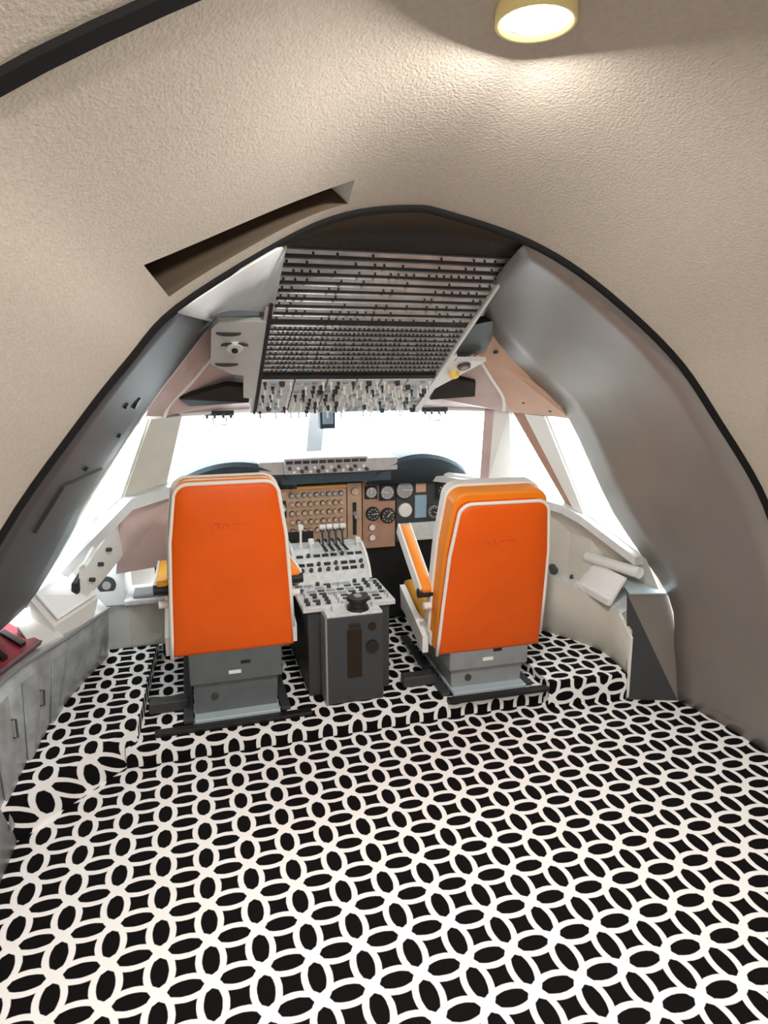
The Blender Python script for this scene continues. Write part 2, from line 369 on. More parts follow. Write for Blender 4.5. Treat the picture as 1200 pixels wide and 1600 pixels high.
# window sills
def sill(pts, wdt, h, label):
    mb = MB(); P = [Vector(p) for p in pts]; ro = []
    cen = Vector((.7, 2.4, 0)); a, b, c, d = [], [], [], []
    for p in P:
        o = Vector((p.x - cen.x, p.y - cen.y, 0)).normalized()
        a.append(p + o * .03); b.append(p - o * wdt + Vector((0, 0, -.01))); c.append(p - o * wdt + Vector((0, 0, -h))); d.append(p + o * .03 + Vector((0, 0, -h)))
    mb.loft([a, b, c, d, a]); mb.add([a[0], b[0], c[0], d[0]], [(0, 1, 2, 3)]); mb.add([a[-1], b[-1], c[-1], d[-1]], [(3, 2, 1, 0)]); tn[0] += 1
    return tag(mb.build('trim_%d' % tn[0], 'panel_light'), label, kind='structure')
sill([R5b, R4b, R3b, R2b, R1b], .05, .05, 'white sill under the right side windows')
sill([R1b, C_b, L1b], .04, .04, 'white sill under the windshield')
sill([L1b, L2b, (-.47, 3.02, .80), L5b], .06, .06, 'white sill under the left side window')
# walls under the sills
def skirt(pts, zb, matn, label, name):
    top = [Vector(p) + Vector((0, 0, -.03)) for p in pts]; b = [Vector((p[0], p[1], zb)) for p in pts]
    return tag(MB().loft([top, b]).build(name, matn, solid=.01), label, kind='structure')
skirt([R5b + Vector((.12, -.02, 0)), R5b + Vector((.09, .06, 0)), R4b + Vector((.05, .02, 0)), R3b + Vector((.05, .03, 0)), R2b, R1b + Vector((.05, .1, 0))], .0, 'cream', 'cream wall under the right windows', 'wall_side_right')
skirt([(-1.0, 2.5, .72), (-.82, 2.8, .74), (-.66, 3.1, .80), (-.52, 3.35, .92), (-.2, 3.6, .97)], .0, 'cream', 'pale wall under the left windows', 'wall_side_left')
skirt([R1b + Vector((.06, .08, 0)), C_b + Vector((0, .03, 0)), L1b + Vector((-.06, .08, 0))], .0, 'charcoal', 'dark bulkhead behind the instrument panel', 'wall_front')
m = MB(); m.prism([(-.9, 2.6, -.02), (2.3, 2.6, -.02), (2.0, 3.2, -.02), (.7, 4.0, -.02), (-.5, 3.3, -.02)], (0, 0, .015))
tag(m.build('floor_under_nose', 'charcoal'), 'dark floor under the instrument panel', kind='structure')

# ------------------------------------------------------------------ overhead panel
OHT = Vector((0, math.cos(math.atan(.555)), -math.sin(math.atan(.555))))    # down the slope
OHA = math.atan(.555)
oh = thing('overhead_panel', 'sloping overhead panel with rows of circuit breakers and switches', 'control panel', (.69, 2.1, 1.872), (-OHA, 0, 0))
LEN = 1.01 / math.cos(OHA); W2 = .382        # local: x across, y down the slope, z normal (down face at z=0)
MB().box(-W2, W2, 0, LEN, .004, .07).build('housing', 'strip_dark', oh)
MB().box(-W2 - .012, -W2, 0, LEN, -.012, .09).build('side_edge', 'black', oh)
MB().box(-W2 - .024, -W2 - .012, 0, LEN, -.006, .09).build('side_edge', 'panel_light', oh)
MB().box(W2, W2 + .012, 0, .62, -.014, .09).build('side_edge', 'white', oh)
MB().box(W2, W2 + .03, .62, LEN + .01, -.016, .09).build('side_edge', 'white', oh)
def strips(y0, y1, count, fill, start):
    p = (y1 - y0) / count
    sm = MB().box(-W2 + .004, W2 - .004, 0, p * fill, -.0025, .006, .001).mesh('strip', 'strip_grey')
    for k in range(count):
        st = inst(sm, 'breaker_strip', oh, (0, y0 + k * p, 0))
        b = MB(); nb = (20 if not start else 36) + (k + start) % 3 * 4
        for i in range(nb):
            if random.random() < (.12 if start else .45): continue
            x = -W2 + .02 + (2 * W2 - .04) * i / (nb - 1); r = .0042
            b.cyl((x, p * fill * .5, -.002), (x, p * fill * .5, -.013), r, r * .8, 6)
        bo = b.build('breaker_row', 'breaker', st); bo['kind'] = 'stuff'
strips(.015, .415, 9, .46, 0)
strips(.435, .79, 10, .5, 1)
# lower switch section
MB().box(-W2, W2, .805, .83, -.006, .006).build('gap_bar', 'strip_dark', oh)
mods = [(-W2, -.24), (-.24, -.10), (-.10, .03), (.03, .14), (.14, .26), (.26, W2)]
sw = MB().cyl((0, 0, 0), (0, .004, -.012), .0075, .006, 8).cyl((0, .004, -.012), (0, .012, -.034), .0035, .0045, 6).mesh('switch', 'white')
swd = MB().cyl((0, 0, 0), (0, .003, -.012), .008, .006, 8).cyl((0, .003, -.012), (0, .006, -.03), .0035, .0045, 6).mesh('switch', 'breaker')
kn = MB().cyl((0, 0, 0), (0, 0, -.016), .013, .011, 12).box(-.002, .002, -.012, .0, -.019, -.016).mesh('knob', 'charcoal')
lt = MB().box(-.011, .011, -.008, .008, -.008, 0, .001).mesh('indicator', 'screen_blue')
ltw = MB().box(-.011, .011, -.008, .008, -.006, 0, .001).mesh('indicator', 'dial_grey')
for mi, (a, b) in enumerate(mods):
    mo = MB().box(a + .003, b - .003, .835, LEN, -.010, .006, .002).build('switch_module', 'console_top', oh)
    nx = max(3, int((b - a) / .03)); 
    for iy in range(8):
        for ix in range(nx):
            x = a + (b - a) * (ix + .5) / nx; y = .852 + iy * (LEN - .865) / 7.3; r = random.random()
            if r < .12: continue
            me = sw if r < .45 else swd if r < .68 else kn if r < .78 else lt if r < .9 else ltw
            inst(me, me.name.split('.')[0], mo, (x, y, -.010))
# wings left and right of the unit
wg = [(-.395, .40), (-.56, .405), (-.585, .45), (-.585, .70), (-.50, .78), (-.455, .79), (-.445, .99), (-.395, 1.0)]
wm = MB().prism([(x, y, -.01) for x, y in wg], (0, 0, .02)).build('side_wing', 'panel_light', oh)
def slot_me(y):
    s = MB().prism([(-.525 + .04 * math.cos(t * math.pi / 8) * 1.1, y + .018 * math.sin(t * math.pi / 8) , -.016) for t in range(9)], (0, 0, .006)); s.build('finger_slot', 'charcoal', wm)
slot_me(.47); slot_me(.69)
MB().cyl((-.50, .565, -.01), (-.50, .565, -.022), .034, .03, 20).build('dial', 'white', wm)
MB().cyl((-.50, .57, -.02), (-.50, .57, -.03), .012, n=12).build('knob', 'black', wm)
MB().prism([(-.53 + .05 * math.cos(t * math.pi / 8) + .03, .552 + .018 * math.sin(-t * math.pi / 8), -.018) for t in range(9)], (0, 0, .006)).build('lip', 'charcoal', wm)
MB().prism([(.395, .44, .015), (.56, .40, .03), (.57, .66, .03), (.395, .66, .015)], (0, 0, .03)).build('dark_wing', 'black', oh)
wr = MB().prism([(.395, .665, -.012), (.565, .665, -.012), (.41, .93, -.012), (.395, .93, -.012)], (0, 0, .02)).build('side_wing', 'white', oh)
MB().cyl((.475, .705, -.012), (.475, .705, -.022), .030, .028, 20).build('dial', 'charcoal', wr)
MB().cyl((.475, .705, -.02), (.475, .705, -.026), .016, n=16).build('dial_face', 'terracotta', wr)
MB().cyl((.455, .775, -.012), (.455, .775, -.03), .024, .02, 16).build('indicator_lamp', 'yellow', wr)
#
# sun visors folded up beside the overhead unit
def visor(pts, label):
    return tag(MB().prism(pts, (0, .012, .02)).build('sun_visor', 'black'), label, 'visor', 'folded sun visors')
visor([(-.02, 2.96, 1.38), (.17, 2.90, 1.435), (.27, 2.93, 1.425), (.27, 3.0, 1.36), (.02, 3.04, 1.345)], 'dark folded sun visor left of the overhead panel')
visor([(1.12, 3.0, 1.36), (1.14, 2.90, 1.47), (1.30, 2.88, 1.44), (1.33, 2.95, 1.375)], 'dark folded sun visor right of the overhead panel')
m = MB(); m.tube(catmull([(1.235, 2.735, 1.565), (1.36, 2.84, 1.46), (1.45, 2.91, 1.385), (1.485, 2.95, 1.34), (1.49, 2.96, 1.30)], 4), .008, 8)
tag(m.build('handrail', 'white', smooth=True), 'thin white curved rail on the peach right lining', 'rail')
m = MB(); m.tube(catmull([(.14, 2.74, 1.585), (.03, 2.90, 1.45), (-.06, 3.0, 1.36), (-.09, 3.03, 1.30)], 4), .008, 8)
tag(m.build('handrail', 'white', smooth=True), 'thin white curved rail on the left lining', 'rail')
# clips at the windshield head
for k, (x, y, s) in enumerate(((.15, 3.24, 'left'), (1.22, 3.2, 'right'))):
    t = thing('visor_clip', 'small metal visor clip at the head of the %s windshield' % s, 'clip', (x, y, 1.30), group='visor clips')
    MB().box(-.07, .07, -.01, .01, -.012, .012, .003).build('bar', 'charcoal', t)
    for dx in (-.055, -.02, .02, .055): MB().cyl((dx, -.012, -.004), (dx, -.012, -.024), .009, .006, 8).build('hook', 'seat_grey', t)
    MB().tube([(-.03, 0, -.02), (-.022, 0, -.055), (.03, 0, -.055), (.035, 0, -.02)], .0035, 6).build('loop', 'seat_grey_light', t)
t = thing('standby_compass', 'small blue grey compass box hanging from the windshield post', 'compass', (.70, 3.4, 1.27))
MB().box(-.04, .04, -.03, .03, -.07, .07, .006).build('case', 'glare', t)
MB().box(-.028, .028, -.036, -.028, -.045, .02, .002).build('face', 'screen_blue', t)

# ------------------------------------------------------------------ glareshield
gs = thing('glareshield', 'dark glareshield brow with mode control panel above the instruments', 'glareshield', (0, 0, 0))
def brow(x0, x1, ztop, y0=3.28, n=14, drop=.06):
    a, b, c = [], [], []
    for k in range(n + 1):
        t = k / n; x = x0 + (x1 - x0) * t; h = math.sin(math.pi * t) ** .6
        a.append(Vector((x, y0 + .03 * (1 - h), .925 + (ztop - .925) * h - .018))); b.append(a[-1] + Vector((0, .012, .018)))
        c.append(Vector((x, 3.62, .93 + (ztop - .93) * h * .8)))
    lowr = [Vector((p.x, p.y + .06, .90)) for p in a]
    return MB().loft([lowr, a, b, c])
brow(-.09, .52, 1.055).build('hood', 'glare', gs, smooth=50, solid=.006)
brow(.90, 1.47, 1.06).build('hood', 'glare', gs, smooth=50, solid=.006)
MB().hexa([(.44, 3.30, .93), (1.02, 3.30, .93), (1.02, 3.7, .93), (.44, 3.7, .93), (.44, 3.30, .985), (1.02, 3.30, .985), (1.02, 3.7, 1.0), (.44, 3.7, 1.0)]).build('ledge', 'glare', gs)
mcp = MB().box(.455, .885, 3.27, 3.55, .985, 1.065, .004).build('mode_panel', 'glare_face', gs)
MB().box(.885, 1.05, 3.285, 3.5, .985, 1.052, .004).build('mode_panel_end', 'glare_face', gs)
MB().box(.33, .455, 3.285, 3.5, .985, 1.05, .004).build('mode_panel_end', 'glare_face', gs)
kb = MB().cyl((0, 0, 0), (0, -.018, 0), .010, .008, 10).mesh('knob', 'charcoal'); kw = MB().cyl((0, 0, 0), (0, -.015, 0), .008, .007, 10).mesh('knob', 'white')
dw = MB().box(-.017, .017, -.004, 0, -.008, .008).mesh('readout', 'dial_face')
for k in range(10):
    x = .48 + k * .042
    inst(dw, 'readout', mcp, (x, 3.268, 1.047)); inst((kb, kw)[k % 2], 'knob', mcp, (x, 3.268, 1.018)); inst((kw, kb)[k % 2], 'knob', mcp, (x + .02, 3.268, 1.0))

# ------------------------------------------------------------------ instrument panel
ip = thing('instrument_panel', 'brown instrument panel with round dials under the glareshield', 'instrument panel', (0, 0, 0))
YP = 3.40
def plate(x0, x1, z0, z1, matn, name='panel_section', y=YP): return MB().box(x0, x1, y, y + .05, z0, z1, .003).build(name, matn, ip)
pc = plate(.42, .80, .60, .905, 'tan'); ps = plate(.805, .885, .565, .905, 'tan'); pr_ = plate(.89, 1.075, .535, .965, 'terracotta'); pf = plate(1.08, 1.47, .56, .93, 'charcoal'); plf = plate(-.10, .415, .56, .93, 'terracotta')
bez = {}
def dial(par, x, z, r, sq=False, face='dial_face', rim='black', y=YP):
    k = (round(r, 4), sq, face, rim)
    if k not in bez:
        b = MB()
        if sq: b.box(-r, r, -.012, 0, -r, r, .004)
        else:
            b.cyl((0, 0, 0), (0, -.014, 0), r, r * .95, 20)
        f = MB().cyl((0, -.0142, 0), (0, -.017, 0), r * .80, n=20)
        nd = MB().box(-.0015, .0015, -.0185, -.017, -.2 * r, .68 * r)
        tk = MB()
        for i in range(10):
            t = i / 10 * 2 * math.pi; cx, cz = r * .66 * math.cos(t), r * .66 * math.sin(t)
            tk.box(cx - .0022, cx + .0022, -.0182, -.017, cz - .0022, cz + .0022)
        bez[k] = (b.mesh('dial', rim), f.mesh('dial_face', face), nd.mesh('needle', 'white'), tk.mesh('tick_marks', 'white'))
    b, f, nd, tk = bez[k]
    o = inst(b, 'dial', ip, (x, y - .001, z)); inst(f, 'dial_face', o); 
    if r > .016: inst(tk, 'tick_marks', o)
    inst(nd, 'needle', o, (0, 0, 0), (0, random.uniform(-2.4, 2.4), 0))
    return o
for iz in range(5):
    for ix in range(9):
        dial(pc, .505 + ix * .033, .855 - iz * .048, .0145, face='tan' if iz else 'dial_grey', rim='terracotta' if (ix + iz) % 2 else 'breaker')
MB().box(.43, .475, YP - .012, YP, .74, .83, .003).build('lever_gate', 'black', pc)
MB().cyl((.455, YP - .01, .80), (.455, YP - .045, .79), .014, .012, 12).build('lever_knob', 'white', pc)
MB().box(.42, .80, YP - .02, YP, .886, .903, .002).build('annunciator_row', 'annunciator', pc)
MB().box(.833, .853, YP - .01, YP, .62, .80, .003).build('gear_slot', 'black', ps); MB().cyl((.843, YP - .008, .74), (.843, YP - .06, .73), .012, n=12).build('gear_lever', 'dial_grey', ps)
dial(ps, .845, .86, .022, face='tan', rim='terracotta')
for x, z, r, sq, f in ((.935, .85, .036, True, 'dial_grey'), (1.025, .845, .045, True, 'dial_grey'), (.945, .73, .040, False, 'dial_face'), (1.03, .715, .044, False, 'dial_face'), (.94, .655, .020, False, 'white'), (.94, .598, .020, False, 'white'), (.93, .925, .018, False, 'dial_grey'), (1.0, .925, .018, False, 'dial_grey')):
    dial(pr_, x, z, r, sq, f, 'black' if f != 'white' else 'terracotta')
dial(pf, 1.125, .855, .058, False, 'dial_grey'); dial(pf, 1.30, .72, .036, False, 'dial_face', 'dial_grey'); dial(pf, 1.13, .74, .04, False, 'white', 'white'); dial(pf, 1.36, .84, .05, True); dial(pf, 1.43, .74, .035)
MB().box(1.185, 1.255, YP - .012, YP, .69, .82, .004).build('display', 'screen_blue', pf); MB().box(1.19, 1.25, YP - .012, YP, .835, .885, .003).build('caption_plate', 'peach', pf)
MB().box(1.10, 1.34, YP - .02, YP, .565, .665, .004).build('lower_plate', 'console_top', pf)
for x in (-.04, .06, .17, .28, .37):
    for z in (.85, .74, .64): dial(plf, x, z, .042, (x > .1), 'dial_face')
MB().box(-.2, 1.5, 3.45, 3.5, .10, .56).build('kick_panel', 'black', ip)

# ------------------------------------------------------------------ centre console
cc = thing('centre_console', 'grey centre pedestal with throttle levers between the orange seats', 'console', (.638, 2.58, .08))
# local: x across (-.2 .. .2), y forward, z up from the platform
bx_ = MB().box(-.128, .128, 0, .32, 0, .402, .006).build('rear_box', 'charcoal', cc)
MB().box(-.122, .122, .0, .14, .400, .412, .003).build('rear_top', 'console_top', cc)
MB().box(-.035, .028, -.006, 0, .12, .34, .002).build('hatch', 'dark_brown', bx_)
MB().box(-.028, .022, -.010, -.004, .352, .364, .001).build('name_strip', 'black', bx_)
MB().cyl((.075, -.012, .255), (.075, 0, .255), .028, n=16).build('socket', 'black', bx_)
MB().cyl((.075, -.005, .345), (.075, 0, .345), .018, n=16).build('round_plate', 'dark_brown', bx_)
MB().box(-.13, -.122, -.002, .32, 0, .402).build('corner_trim', 'seat_grey_light', bx_)
MB().box(-.185, .185, .105, .80, 0, .40, .004).build('body', 'charcoal', cc)
dk = MB().box(-.208, .208, .085, .40, .400, .424, .004).build('deck', 'console_top', cc)
dc = MB().cyl((0, 0, 0), (0, 0, .016), .011, .009, 10).mesh('knob', 'charcoal'); dl = MB().box(-.016, .016, -.008, .008, 0, .005).mesh('readout', 'dial_face')
ds = MB().cyl((0, 0, 0), (0, .006, .02), .003, .004, 6).mesh('switch', 'dial_grey'); dp = MB().box(-.02, .02, -.012, .012, 0, .003).mesh('label_plate', 'dial_grey')
for iy in range(7):
    for ix in range(9):
        r = random.random(); me = dc if r < .3 else dl if r < .55 else ds if r < .8 else dp
        inst(me, me.name.split('.')[0], dk, (-.18 + ix * .045, .115 + iy * .042, .424))
for px, py in ((-.09, .05), (-.03, .1), (.09, .06), (.1, .11), (-.1, .11)): inst(ds, 'switch', cc, (px, py, .412))
kt = MB().cyl((.045 - .02, .05, .41), (.045 - .02, .05, .425), .05, .046, 24).cyl((.025, .05, .425), (.025, .05, .455), .040, .036, 24).cyl((.025, .05, .455), (.025, .05, .468), .05, .047, 24).build('trim_wheel', 'black', cc, smooth=35)
MB().cyl((.025, .05, .468), (.025, .05, .474), .018, n=16).build('wheel_cap', 'dial_grey', kt)
# throttle quadrant: rounded hump
pr2 = [(.39, .42), (.42, .47), (.48, .52), (.56, .555), (.66, .56), (.76, .53), (.82, .44), (.82, .40), (.39, .40)]
q = MB().prism([(-.178, y, z) for y, z in pr2], (.35, 0, 0)).build('throttle_quadrant', 'console_top', cc)
MB().prism([(.172, y, z + .012) for y, z in pr2[:8]], (.012, 0, 0)).build('quadrant_cheek', 'white', q); MB().prism([(-.186, y, z + .012) for y, z in pr2[:8]], (.012, 0, 0)).build('quadrant_cheek', 'white', q)
def qz(y):
    for (a, b), (c, d) in zip(pr2, pr2[1:7]):
        if a <= y <= c: return b + (d - b) * (y - a) / (c - a)
    return .55
for ix in range(8):
    for y in (.43, .455, .50):
        x = -.15 + ix * .042
        r = random.random(); inst(dl if r < .5 else dc, 'readout' if r < .5 else 'knob', q, (x, y, qz(y)), (math.atan2(.05, .05) if y < .49 else .6, 0, 0))
th = MB().cyl((0, 0, 0), (0, -.02, .10), .006, .006, 8).cyl((-.014, -.022, .105), (.014, -.022, .105), .013, n=12).mesh('throttle_lever', 'white')
thd = MB().cyl((0, 0, 0), (0, .02, .085), .006, .006, 8).box(-.012, .012, .012, .03, .08, .105, .003).mesh('throttle_lever', 'charcoal')
for k in range(4):
    inst(th, 'throttle_lever', q, (-.02 + k * .034, .60, .55)); inst(thd, 'reverse_lever', q, (-.02 + k * .034, .565, .55))
    MB().box(-.026 + k * .034, -.014 + k * .034, .47, .70, .557, .562).build('lever_slot', 'black', q)
for x, y, h in ((-.13, .58, .13), (-.09, .52, .07), (.145, .53, .06)): MB().cyl((x, y, .53), (x, y - .01, .53 + h), .006, n=8).box(x - .012, x + .012, y - .025, y + .005, .52 + h, .545 + h, .003).build('flap_lever', 'white', q)
MB().box(-.17, -.04, .72, .735, .55, .60).build('lever_guard', 'black', q)

# ------------------------------------------------------------------ pilot seats
def outline(hb, hm, ht, z0, z1, r=.055, sag=.0, n=7):
    P = [(-hb, z0), (hb, z0)]
    zm = z0 + (z1 - z0) * .35; P += [(hb - .004, z0 + .08), (hm, zm), ((hm + ht) / 2 + .006, (zm + z1) / 2)]
    for k in range(n):
        t = k / (n - 1) * math.pi / 2; P.append((ht - r + r * math.cos(t), z1 - r + r * math.sin(t)))
    for k in range(n):
        t = math.pi / 2 + k / (n - 1) * math.pi / 2; P.append((-ht + r + r * math.cos(t), z1 - r + r * math.sin(t)))
    P += [(-(hm + ht) / 2 - .006, (zm + z1) / 2), (-hm, zm), (-hb + .004, z0 + .08)]
    return P
def seat(label, loc, zb, recline, raised, rotz=0., railx=(-.33, .30)):
    t = thing('pilot_seat', label, 'seat', loc, (0, 0, rotz), 'orange pilot seats')
    top = zb                          # height of the box top
    MB().box(-.175, .172, -.055, .40, .012, .03, .003).build('base_plate', 'pale_metal', t)
    MB().box(railx[0], railx[1], -.095, -.056, .0, .018, .003).build('floor_rail', 'black', t)
    for s in (-1, 1): MB().box(s * .20 - .02, s * .20 + .02, -.02, .65, 0, .018, .003).build('floor_rail', 'charcoal', t)
    MB().box(-.36, -.20, .10, .16, .0, .05, .006).build('rail_motor', 'charcoal', t)
    h1 = top * .52
    MB().hexa([(-.168, 0, .03), (.165, 0, .03), (.165, .36, .03), (-.168, .36, .03), (-.172, 0, h1), (.172, 0, h1), (.172, .36, h1), (-.172, .36, h1)]).build('lower_box', 'seat_grey' if not raised else 'seat_grey_light', t)
    ub = MB().box(-.185, .19, -.02, .38, h1, top, .006).build('upper_box', 'seat_grey' if not raised else 'seat_grey_light', t)
    MB().box(-.03, .02, -.023, -.019, h1 + .035, h1 + .05).build('label_plate', 'white', ub); MB().box(.02, .06, -.023, -.019, h1 + .075, h1 + .088).build('badge', 'black', ub)
    MB().cyl((-.09, -.004, h1 * .6), (-.09, .01, h1 * .6), .016, n=14).build('bolt_cover', 'charcoal', t)
    # backrest, hinged at its foot and reclined towards the viewer
    o2 = outline(.245, .24, .205 if not raised else .212, .0, .705 if not raised else .735, .06)
    br = MB().prism([(x, .02, z) for x, z in o2], (0, .095, 0)).build('backrest', 'orange_lit', t); br.location = (0, 0, top - .02); br.rotation_euler = (recline, 0, 0)
    bv = br.modifiers.new('soft', 'BEVEL'); bv.width = .012; bv.segments = 3; bv.limit_method = 'ANGLE'
    o = outline(.242, .232, .198, 0, .70); dy = -.03
    def slab(o, y0, y1, inset=.0): return MB().prism([(x, y0, z) for x, z in o], (0, y1 - y0, 0))
    rings = []
    for sc, y in ((1, .02), (1, -.012), (.985, -.022), (.94, -.028), (.75, -.035), (.45, -.040), (.15, -.042)):
        rings.append([(x * sc, y, .33 + (z - .33) * sc) for x, z in o])
    bm_ = MB(); nn_ = len(o); bm_.add([p for g in rings for p in g], [(i * nn_ + k, i * nn_ + (k + 1) % nn_, (i + 1) * nn_ + (k + 1) % nn_, (i + 1) * nn_ + k) for i in range(len(rings) - 1) for k in range(nn_)] + [[(len(rings) - 1) * nn_ + k for k in range(nn_)]])
    cov = bm_.build('back_cover', 'orange', br, smooth=50)
    MB().tube([(x * 1.012, -.018, z if z > .02 else z - .002) for x, z in o[2:] + o[:1]], .0085, 6).build('piping', 'piping', br, smooth=True)
    MB().tube([(x * 1.01, .112, z) for x, z in o2[2:] + o2[:1]], .0085, 6).build('piping', 'piping', br, smooth=True)
    MB().prism([(x * 1.02, .115, z * (1.012 if raised else .995)) for x, z in o2], (0, .05, 0)).build('front_pad', 'pad', br)
    # stitched wordmark, worn beyond reading: small raised strokes
    st = MB()
    for (xa, za, xb, zb_) in ((-.075, .545, -.055, .52), (-.06, .545, -.03, .545), (-.035, .545, -.04, .52), (-.02, .54, -.025, .52), (-.02, .54, .0, .538), (0, .54, -.004, .52), (.01, .54, .055, .538), (-.03, .497, .01, .50), (.015, .50, .06, .502), (-.02, .488, .03, .488)):
        st.tube([(xa, -.0375, za), ((xa + xb) / 2, -.0383, (za + zb_) / 2 + .003), (xb, -.0375, zb_)], .003, 5)
    st.build('stitching', 'stitch', br)
    # seat pan
    z0 = top + .04
    pan = MB().box(-.235, .235, .10, .58, z0, z0 + .10, .03).build('seat_cushion', 'orange_sunlit', t, smooth=60)
    MB().box(-.25, .25, .06, .56, z0 - .06, z0 + .015, .015).build('seat_pan', 'white', t)
    for s in (-1, 1):
        MB().hexa([(s * .26 - .014, .1, z0 - .10), (s * .26 + .014, .1, z0 - .10), (s * .26 + .014, .46, z0 + .0), (s * .26 - .014, .46, z0 + .0), (s * .26 - .014, .1, z0 - .02), (s * .26 + .014, .1, z0 - .02), (s * .26 + .014, .48, z0 + .10), (s * .26 - .014, .48, z0 + .10)]).build('side_shell', 'white', t)
    # armrests
    for s in (-1, 1):
        up = raised and s < 0
        ar = MB().box(-.022, .022, .0, .39, -.03, .008, .003).build('armrest', 'seat_grey_light', t)
        ar.location = (s * .268, .09, top + .235); ar.rotation_euler = (math.radians(30) if up else math.radians(-4), 0, 0)
        MB().box(-.024, .024, -.02, .40, .005, .04, .012).build('pad', 'orange_sunlit' if not raised and s < 0 else 'orange_lit', ar, smooth=60)
        MB().box(-.032, -.022, -.01, .41, -.025, .036, .003).build('side_plate', 'white', ar); MB().box(.022, .032, -.01, .41, -.025, .036, .003).build('side_plate', 'white', ar)
        MB().cyl((-.035, -.005, .0), (.035, -.005, 0), .022, n=14).build('hinge', 'black', ar)
        MB().cyl((s * .25, .06, top + .18), (s * .285, .06, top + .18), .016, n=12).build('hinge_bolt', 'white', t)
    return t
seat('upright orange pilot seat on the left, with flat armrests', (.135, 2.615, .08), .318, math.radians(0.5), False)
seat('lower reclined orange pilot seat on the right with raised armrest', (1.235, 2.525, .08), .225, math.radians(9), True, math.radians(-2), (-.21, .27))

# ------------------------------------------------------------------ right side console
rc = thing('side_console', 'cream side console along the right windows', 'console', (1.9, 2.7, 0))
def loc(p): return (p[0] - 1.9, p[1] - 2.7, p[2])
base = [(1.895, 2.385, .0), (1.93, 2.5, .0), (1.925, 2.72, .0), (1.74, 3.05, .0)]
topp = [(1.90, 2.41, .33), (1.90, 2.52, .385), (1.885, 2.68, .405), (1.74, 3.0, .46)]
m = MB(); m.loft([[loc(p) for p in catmull(base, 4)], [loc(p) for p in catmull(topp, 4)]]); m.build('face_panel', 'cream', rc, smooth=True, solid=.012)
m = MB(); m.tube([loc(p) for p in [(1.895, 2.39, 0), (1.898, 2.40, .30), (1.90, 2.5, .38)]], .007, 6); m.build('edge_bead', 'white', rc)
m = MB(); m.loft([[loc(p) for p in [(1.90, 2.50, .385)] + topp[1:]], [loc(p) for p in [(2.12, 2.50, .46), (2.07, 2.58, .45), (2.02, 2.75, .45), (1.86, 3.12, .49)]]]); dr = m.build('top_deck', 'console_top', rc, solid=.01)
m = MB(); m.loft([[loc(p) for p in [(2.11, 2.47, .45), (2.07, 2.58, .44), (2.02, 2.75, .44), (1.86, 3.12, .48)]], [loc(p) for p in [(2.02, 2.50, .64), (1.96, 2.64, .71), (1.85, 2.8, .79), (1.68, 3.15, .86)]]]); m.build('upper_panel', 'cream', rc, solid=.008)
for k in range(9):
    p = (1.86 + .03 * (k % 3), 2.86 + .045 * (k // 3) , .445 + .004 * (k // 3)); inst((kb, dw, kw)[k % 3], 'knob' if k % 3 != 1 else 'readout', rc, loc(p), (math.radians(-80), 0, 0))
for k in range(4): MB().box(-.01 + .012 * k, -.002 + .012 * k, .12 + .03 * k, .14 + .03 * k, -.235 + .0, -.20).build('switch', 'charcoal', rc) if False else None
MB().cyl(loc((1.86, 3.02, .66)), loc((1.84, 2.99, .66)), .02, n=12).build('red_mark', 'peach', rc)
m = MB(); m.cyl(loc((1.80, 2.93, .47)), loc((1.77, 2.90, .50)), .022, .02, 14); m.build('oxygen_knob', 'charcoal', rc)
# end block: dark grey wedge closing the console
t = thing('console_end', 'dark grey end cap closing the right side console', 'panel', (1.9, 2.4, 0))
eA, eB, eC, eD, eE = (.0, .06, .49), (-.012, -.012, 0), (.208, -.088, 0), (.30, .04, .475), (.32, -.10, 0)
MB().add([eA, eB, eC], [(0, 1, 2)]).build('side_face', 'panel_slate', t, solid=.006)
MB().add([eA, eC, eE, eD], [(0, 1, 2, 3)]).build('aft_face', 'panel_grey', t, solid=.006)
m = MB(); m.prism([(1.905, 2.45, .492), (2.11, 2.43, .478), (2.03, 2.60, .50), (1.955, 2.58, .505)], (0, 0, .006))
tag(m.build('glass_plate', 'pale_metal'), 'pale blue plate on top of the right console end', 'plate')
t = thing('document_tray', 'white document tray leaning on the right console', 'tray', (1.885, 2.70, .41))
pts = [Vector(p) for p in ((-.005, .12, .0), (.0, -.15, -.005), (.055, -.18, .135), (.05, .09, .14))]
nn = (pts[1] - pts[0]).cross(pts[3] - pts[0]).normalized()
if nn.z < 0: nn = -nn
MB().prism(pts, nn * .012).build('tray', 'white', t)
c = sum(pts, Vector()) / 4
MB().prism([lerp(p, c, .25) + nn * .012 for p in pts], nn * .008).build('paper_pad', 'paper', t)
MB().prism([pts[0] - Vector((.02, 0, .0)), pts[1] - Vector((.02, 0, 0)), pts[1], pts[0]], (0, 0, .03)).build('lip', 'white', t)
m = MB(); m.cyl((1.905, 2.80, .575), (1.985, 2.49, .575), .027, n=18); o = tag(m.build('rolled_chart', 'pad', smooth=40), 'rolled pale chart lying under the aft right window', 'roll')

